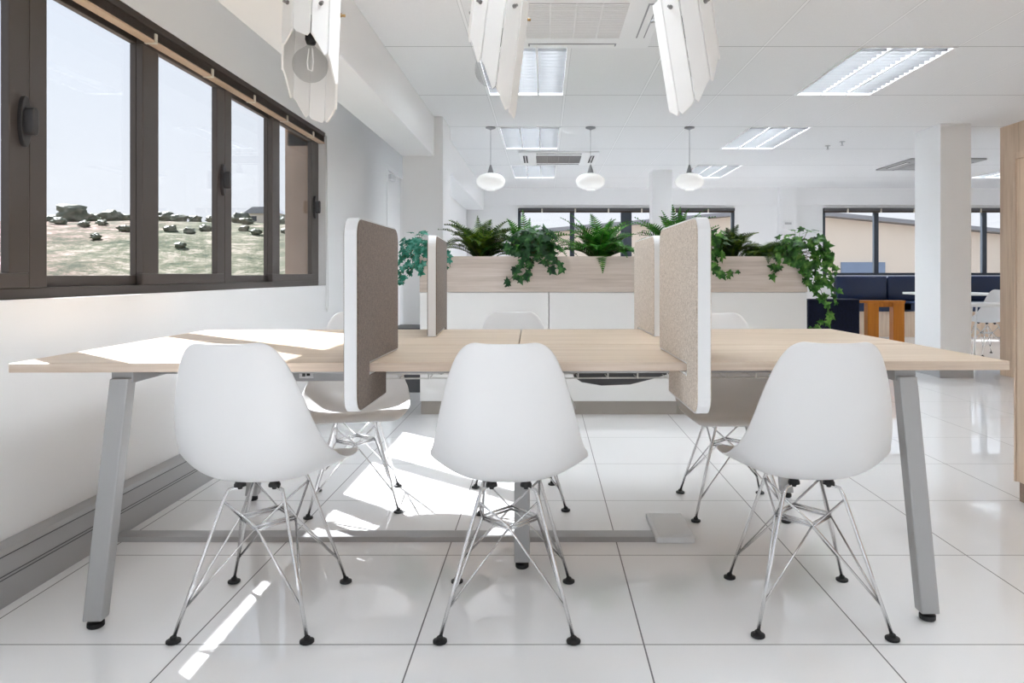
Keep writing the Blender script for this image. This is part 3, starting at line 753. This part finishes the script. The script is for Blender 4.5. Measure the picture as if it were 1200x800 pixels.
for i, (x, lab) in enumerate(((-.523, 'opal globe pendant over the ferns, closest to the beam'), (.448, 'opal globe pendant hanging in the middle, before the far air conditioner'), (1.41, 'opal globe pendant hanging next to the slim far column'))):
    g = g0 if i == 0 else copy_tree(g0)
    g.location = (x, 6.97, CEIL); g['label'] = lab
# plank pendants over the desk
def plank_lamp(label, top, tiltx, tilty, along, lmid, amp, rad=.098, bulb_z=-.20, seed=0):
    t = thing('plank_pendant', label, 'lamp', top, group='white plank pendant lamps')
    t.rotation_euler = (R(tiltx), R(tilty), 0)
    n = 10; th = .008; w = 2 * rad * math.tan(math.pi / n) * .90
    for i in range(n):
        a = 2 * math.pi * i / n + .3
        c = Vector((math.cos(a), math.sin(a), 0)); s = Vector((-math.sin(a), math.cos(a), 0))
        def ln(off):
            aa = a + off / rad; return lmid + amp * math.cos(aa - R(along))
        l0, l1 = ln(-w / 2), ln(w / 2); ch = .012
        poly = [(-w / 2, 0), (w / 2, 0), (w / 2, -l1 + ch), (w / 2 - ch * .8, -l1 + (.0 if l1 < l0 else 0)), (-w / 2 + ch * .8, -l0), (-w / 2, -l0 + ch)]
        bm = bmesh.new()
        A = [bm.verts.new(c * rad + s * p[0] + Vector((0, 0, p[1]))) for p in poly]; B = [bm.verts.new(c * (rad - th) + s * p[0] + Vector((0, 0, p[1]))) for p in poly]
        bm.faces.new(A); bm.faces.new(B[::-1])
        for k in range(6): bm.faces.new((A[k], B[k], B[(k + 1) % 6], A[(k + 1) % 6]))
        obj('plank', bm, 'lamp_white', t, bevel=.0012)
    obj('hoop', lathe([(rad - th - .001, -.055), (rad - th - .008, -.055), (rad - th - .008, -.03), (rad - th - .001, -.03), (rad - th - .001, -.055)], 20), 'lamp_white', t)
    obj('cross_bar', bx((-rad + th, rad - th, -.012, .012, -.048, -.038)), 'lamp_white', t)
    for i in range(0, n, 2):
        a = 2 * math.pi * i / n + .3; c = Vector((math.cos(a), math.sin(a), 0)); z = Vector((0, 0, -.042))
        bm = bmesh.new(); add_tube(bm, [c * (rad - .004) + z, c * (rad + .005) + z, c * (rad + .0052) + z, c * (rad + .018) + z], [.0075, .0075, .005, .005], 10)
        obj('bolt', bm, 'steel' if i else 'brass', t)
    obj('socket', lathe([(.014, bulb_z + .155), (.02, bulb_z + .15), (.021, bulb_z + .09), (.015, bulb_z + .074), (0, bulb_z + .074)], 18), 'black', t, smooth=True)
    obj('cord', tube([(0, 0, bulb_z + .15), (0, 0, -.002), (math.tan(R(-tilty)) * .12, math.tan(R(tiltx)) * .12, .12)], .003, 6), 'black', t)
    pr = [(.012, bulb_z + .078), (.014, bulb_z + .068)]
    for k in range(1, 15):
        a = math.pi * (.1 + .9 * k / 14); pr.append((max(.0625 * math.sin(a), 0), bulb_z + .0625 * math.cos(a)))
    pr[-1] = (0, pr[-1][1])
    b = obj('bulb', lathe(pr, 28), 'bulb', t, smooth=True)
    obj('filament', tube([(-.006, 0, bulb_z + .06), (-.012, .004, bulb_z + .01), (-.004, -.008, bulb_z - .018), (.006, .008, bulb_z - .02), (.012, -.004, bulb_z + .012), (.006, 0, bulb_z + .06)], .0022, 6), 'opal', b, smooth=True)
    # upper cord to the ceiling, vertical
    cb = bmesh.new(); p1 = Vector((0, 0, .118)); 
    m = t.rotation_euler.to_matrix(); start = Vector((math.tan(R(-tilty)) * .12, math.tan(R(tiltx)) * .12, .12)); up = m.inverted() @ Vector((0, 0, CEIL - top[2] - .135))
    add_tube(cb, [start, start + up], .003, 6); obj('cord', cb, 'black', t)
    return t
plank_lamp('white plank pendant lamp with its clear bulb exposed, closest to the window', (-.835, 2.58, 1.965), 0, 2, 80, .285, .14, bulb_z=-.235)
plank_lamp('white plank pendant lamp in the middle, bulb peeking out on the window side', (-.155, 2.54, 1.945), 0, 7, -12, .270, .14, bulb_z=-.245)
plank_lamp('white plank pendant lamp on the far side from the window, long planks toward viewer', (.475, 2.48, 1.922), 0, -9, 215, .275, .125)
# two small ceiling hooks
for i, (x, y, lab) in enumerate(((px(970, 172, 7.95).x, 7.95, 'tiny white sprinkler head on the ceiling left of the thick column'), (px(987, 168, 7.7).x, 7.7, 'second tiny white sprinkler head, nearer the thick column'))):
    tag(obj('sprinkler_head', lathe([(.03, CEIL - .003), (.03, CEIL - .007), (.008, CEIL - .009), (.006, CEIL - .04), (.02, CEIL - .045), (0, CEIL - .047)], 12, (x, y, 0)), 'ac_grey'), lab, 'sprinkler')
tm = thing('thermostat', 'small white thermostat on the far pilaster', 'thermostat', (4.0, YB - .14, 1.8))
obj('body', bx((3.90, 4.08, YB - .165, YB - .1405, 1.73, 1.86)), 'ac', tm, world=True, bevel=.006)
obj('display', bx((3.935, 4.045, YB - .167, YB - .1645, 1.80, 1.835)), 'ac_grey', tm, world=True)

# ================================================================== FAR FURNITURE
# navy banquette under the far right window
bq = thing('banquette', 'long navy leather banquette on a pale oak base below the far window', 'bench seat', (6.6, 11.5, 0))
obj('base', bx((4.8, 8.9, 11.28, YB - .045, 0, .40)), 'oak_up', bq, world=True)
x0 = 4.77
for k in range(4):
    obj('seat_cushion', bx((x0 + .005, x0 + 1.0, 11.22, YB - .15, .40, .55)), 'navy', bq, world=True, bevel=.03, segs=3, smooth=True)
    obj('back_cushion', bx((x0 + .005, x0 + .825 if k == 0 else x0 + 1.0, YB - .20, YB - .045, .55, .955)), 'navy', bq, world=True, bevel=.03, segs=3, smooth=True)
    x0 += .83 if k == 0 else 1.005
# navy velvet armchair, seen from the back
ar = thing('armchair', 'dark navy velvet armchair seen from behind beside the planter', 'armchair', (3.2, 8.3, 0))
ay = 8.0; axl, axr = px(947, 350, ay).x, px(1008, 350, ay).x
obj('backrest', bx((axl, axr, ay, ay + .16, .12, .705)), 'navy_dark', ar, world=True, bevel=.02, segs=3)
for a, b in ((axl, axl + .13), (axr - .13, axr)):
    obj('armrest', bx((a, b, ay + .162, ay + .75, .12, .55)), 'navy_dark', ar, world=True, bevel=.02, segs=3)
obj('seat', bx((axl + .132, axr - .132, ay + .162, ay + .74, .14, .43)), 'navy_dark', ar, world=True, bevel=.03, segs=3)
for a in (axl + .05, axr - .05):
    for b in (ay + .06, ay + .68): obj('leg', lathe([(.014, 0), (.02, .122)], 12, (a, b, 0)), 'black', ar, world=True)
# orange-stained slab table
ty = 8.25
ot = thing('side_table', 'small orange-stained wooden table on two broad slab legs before the banquette', 'table', (px(1038, 400, ty).x, ty + .2, 0))
xa, xb = px(1008, 352, ty).x, px(1061, 352, ty).x; zt = px(0, 352, ty).z
obj('top', bx((xa - .01, xb, ty - .01, ty + .11, zt - .028, zt)), 'orange', ot, world=True, bevel=.003)
for x0, x1 in ((px(1017, 0, ty).x, px(1030, 0, ty).x), (px(1047, 0, ty).x, px(1060, 0, ty).x)):
    obj('leg', bx((x0, x1, ty, ty + .10, 0, zt - .0285)), 'orange', ot, world=True, bevel=.002)
obj('crossbar', bx((px(1030, 0, ty).x, px(1047, 0, ty).x, ty + .02, ty + .08, zt - .075, zt - .0285)), 'orange', ot, world=True)
# white cafe table in front of banquette and round low table by the partition
ct = thing('cafe_table', 'white topped cafe table standing before the far banquette', 'table', (5.5, 9.75, 0))
bm = bmesh.new(); add_prism(bm, roundrect(5.05, 6.0, 9.35, 10.15, .05), .705, .735, 'z'); obj('top', bm, 'white_lam', ct, world=True, bevel=.004)
obj('column', tube([(5.52, 9.75, .02), (5.52, 9.75, .7045)], .032, 16), 'silver', ct, world=True)
obj('base', lathe([(.24, 0), (.24, .008), (.05, .02), (.04, .02)], 28, (5.52, 9.75, 0)), 'silver', ct, world=True)
rt = thing('round_table', 'small round white table with thin splayed legs near the oak partition', 'table', (4.62, 7.55, 0))
obj('top', lathe([(.0, .645), (.26, .645), (.272, .655), (.272, .672), (.265, .68), (0, .68)], 36, (4.62, 7.55, 0)), 'white_lam', rt, world=True)
for k in range(3):
    a = R(200 + 120 * k); c, s = math.cos(a), math.sin(a)
    obj('leg', tube([(4.62 + .16 * c, 7.55 + .16 * s, .6455), (4.62 + .24 * c, 7.55 + .24 * s, .0)], .010), 'white_lam', rt, world=True, smooth=True)
# tall oak cabinet on the right edge
cX, cY = 2.03, 3.10
cab = thing('tall_cabinet', 'tall light oak cabinet with framed side at the right edge', 'cabinet', (2.28, 2.1, 0))
obj('carcass', bx((cX + .012, 2.52, .9, cY, .085, 1.50)), 'oak_up', cab, world=True, bevel=.002)
obj('side_frame', bx((cX, cX + .0115, cY - .012, cY, .085, 1.50), (cX, cX + .0115, .9, cY - .012, 1.475, 1.50)), 'oak_up', cab, world=True, bevel=.001)
obj('plinth', bx((cX + .02, 2.5, .95, cY - .008, 0, .0845)), 'oak_kick', cab, world=True)
for k in range(3):
    a = .9 + (cY - .012 - .9) * k / 3; b = .9 + (cY - .012 - .9) * (k + 1) / 3
    obj('panel', bx((cX + .003, cX + .0115, a + .003, b - .003, .088, 1.472)), 'oak_up', cab, world=True, bevel=.001)
# dark low box beyond the desk, left of the planter
bxo = thing('storage_box', 'low charcoal storage box on the floor between window wall and planter', 'box', (-1.15, 6.2, 0))
obj('body', bx((-1.27, -.85, 5.95, 6.35, .0, .50)), 'charcoal', bxo, world=True, bevel=.006)
obj('lid', bx((-1.28, -.84, 5.94, 6.36, .5005, .535)), 'charcoal', bxo, world=True, bevel=.006)

# ================================================================== OUTDOORS
def sm(a, b, t):
    t = max(0, min(1, (t - a) / (b - a))); return t * t * (3 - 2 * t)
def hz(x, y):
    t = -.45 * x + .89 * y
    z = -7 + 17.5 * sm(25, 150, t)
    z += noise.noise(Vector((x * .02, y * .02, 3))) * 2.2 * sm(40, 120, t) + noise.noise(Vector((x * .09, y * .09, 7))) * .7
    return z
bm = bmesh.new(); NX, NY = 110, 70; g = []
for j in range(NY + 1):
    yy = -60 + 310 * (j / NY)
    g.append([bm.verts.new((xx, yy, hz(xx, yy))) for xx in [-300 + 420 * (i / NX) for i in range(NX + 1)]])
for j in range(NY):
    for i in range(NX): bm.faces.new((g[j][i], g[j][i + 1], g[j + 1][i + 1], g[j + 1][i]))
struct('hill', bm, 'hill', 'pale scrubby hillside outside the long side window', 'hill', smooth=True)
random.seed(99)
def blob(c, r, seed):
    bm = bmesh.new(); bmesh.ops.create_icosphere(bm, subdivisions=3, radius=1)
    for v in bm.verts:
        k = 1 + .6 * noise.noise(v.co * 1.9 + Vector((seed, 0, 0))) + .45 * noise.noise(v.co * 6 + Vector((0, seed, 0)))
        v.co = Vector((v.co.x * r * 1.25, v.co.y * r * 1.1, v.co.z * r * .72)) * k + Vector(c)
    return bm
spots = [(62, 119, 1.0), (84, 116, 2.0), (110, 120, 1.1), (132, 118, 1.3), (150, 122, .9), (194, 124, 1.4), (211, 122, 1.0), (228, 128, .9), (248, 126, .8), (281, 124, 1.2), (290, 118, .8), (331, 130, 1.1), (344, 133, .9),
         (70, 106, .8), (98, 104, .6), (120, 108, .6), (146, 102, .7), (200, 106, .7), (222, 102, .6), (240, 108, .7), (286, 108, .6), (300, 104, .6), (336, 108, .6), (112, 92, .5), (212, 90, .5)]
for i, (pxx, yy, r) in enumerate(spots):
    x = (pxx - VX) * yy / F; z = hz(x, yy)
    t = thing('tree', 'small bushy grey-green tree on the hillside outside the long window', 'tree', (x, yy, z), group='trees on the hillside')
    obj('trunk', tube([(0, 0, -.6), (0, 0, r * .8)], .15, 6), 'stem', t)
    obj('crown', blob((0, 0, r * .62), r, i * 3.1), 'tree', t, smooth=True)
hx, hy = (312 - VX) * 134 / F, 134
hs = thing('house', 'tiny pale house among trees on the hill crest', 'house', (hx, hy, hz(hx, hy)))
obj('wall', bx((-3, 3, -2, 2, -1, 1.6)), 'tan_wall', hs)
bm = bmesh.new(); add_prism(bm, [(-3.4, 1.6), (3.4, 1.6), (1.6, 2.8), (-1.6, 2.8)], -2.4, 2.4, 'y'); obj('roof', bm, 'roof_grey', hs)
obj('window', bx((-2, -1, -2.05, -1.99, .2, 1.1), (1, 2, -2.05, -1.99, .2, 1.1)), 'charcoal', hs)
# neighbouring gabled building behind the far windows
nb = thing('building', 'tan rendered gabled building just outside the far windows', 'building', (6.2, 24, -6))
pts = [(.2, -6), (12.6, -6), (12.6, 2.0), (6.2, 2.62), (.2, 2.1)]
bm = bmesh.new(); add_prism(bm, pts, 19, 32, 'y'); obj('wall', bm, 'tan_wall', nb, world=True)
bm = bmesh.new(); add_prism(bm, [(-.2, 2.07), (6.2, 2.63), (13, 1.98), (13, 2.08), (6.2, 2.74), (-.2, 2.17)], 18.7, 32.3, 'y'); obj('roof', bm, 'roof_grey', nb, world=True)
obj('shutter', bx((px(985, 0, 19).x, px(1036, 0, 19).x, 18.93, 18.99, .60, 1.31)), 'shutter_blue', nb, world=True)

# ================================================================== LIGHT, WORLD, CAMERA
sun = bpy.data.lights.new('sun', 'SUN'); sun.energy = 5.5; sun.angle = R(.6); sun.color = (1, .992, .98)
so = bpy.data.objects.new('sun', sun); COL.objects.link(so)
so.rotation_euler = Vector((1, -.87, -1.185)).to_track_quat('-Z', 'Y').to_euler()
w = bpy.data.worlds.new('sky'); SC.world = w; w.use_nodes = True
nt = w.node_tree; nt.nodes.clear()
out = nt.nodes.new('ShaderNodeOutputWorld'); bg = nt.nodes.new('ShaderNodeBackground'); tc = nt.nodes.new('ShaderNodeTexCoord')
sx = nt.nodes.new('ShaderNodeSeparateXYZ'); rp = nt.nodes.new('ShaderNodeValToRGB')
nt.links.new(tc.outputs['Generated'], sx.inputs[0]); nt.links.new(sx.outputs[2], rp.inputs[0])
cr = rp.color_ramp; cr.elements[0].position = 0; cr.elements[0].color = (.97, .985, 1, 1); cr.elements[1].position = .55; cr.elements[1].color = (.76, .86, 1, 1)
nt.links.new(rp.outputs[0], bg.inputs[0]); bg.inputs[1].default_value = 0.33; nt.links.new(bg.outputs[0], out.inputs[0])

cam = bpy.data.cameras.new('camera'); co = bpy.data.objects.new('camera', cam); COL.objects.link(co)
co.location = (0, 0, CZ); co.rotation_euler = (R(90), 0, 0)
cam.sensor_width = 36; cam.lens = 36 * F / 1200
cam.shift_x = (600 - VX) / 1200; cam.shift_y = -(400 - VY) / 1200
cam.clip_start = .05; cam.clip_end = 1000
SC.camera = co
vs = SC.view_settings; vs.view_transform = 'Standard'; vs.look = 'None'; vs.exposure = 1.62; vs.gamma = 1; vs.use_curve_mapping = False
SC.cycles.use_denoising = True
SC.cycles.max_bounces = 14; SC.cycles.diffuse_bounces = 8; SC.cycles.transparent_max_bounces = 16
SC.cycles.sample_clamp_indirect = 6
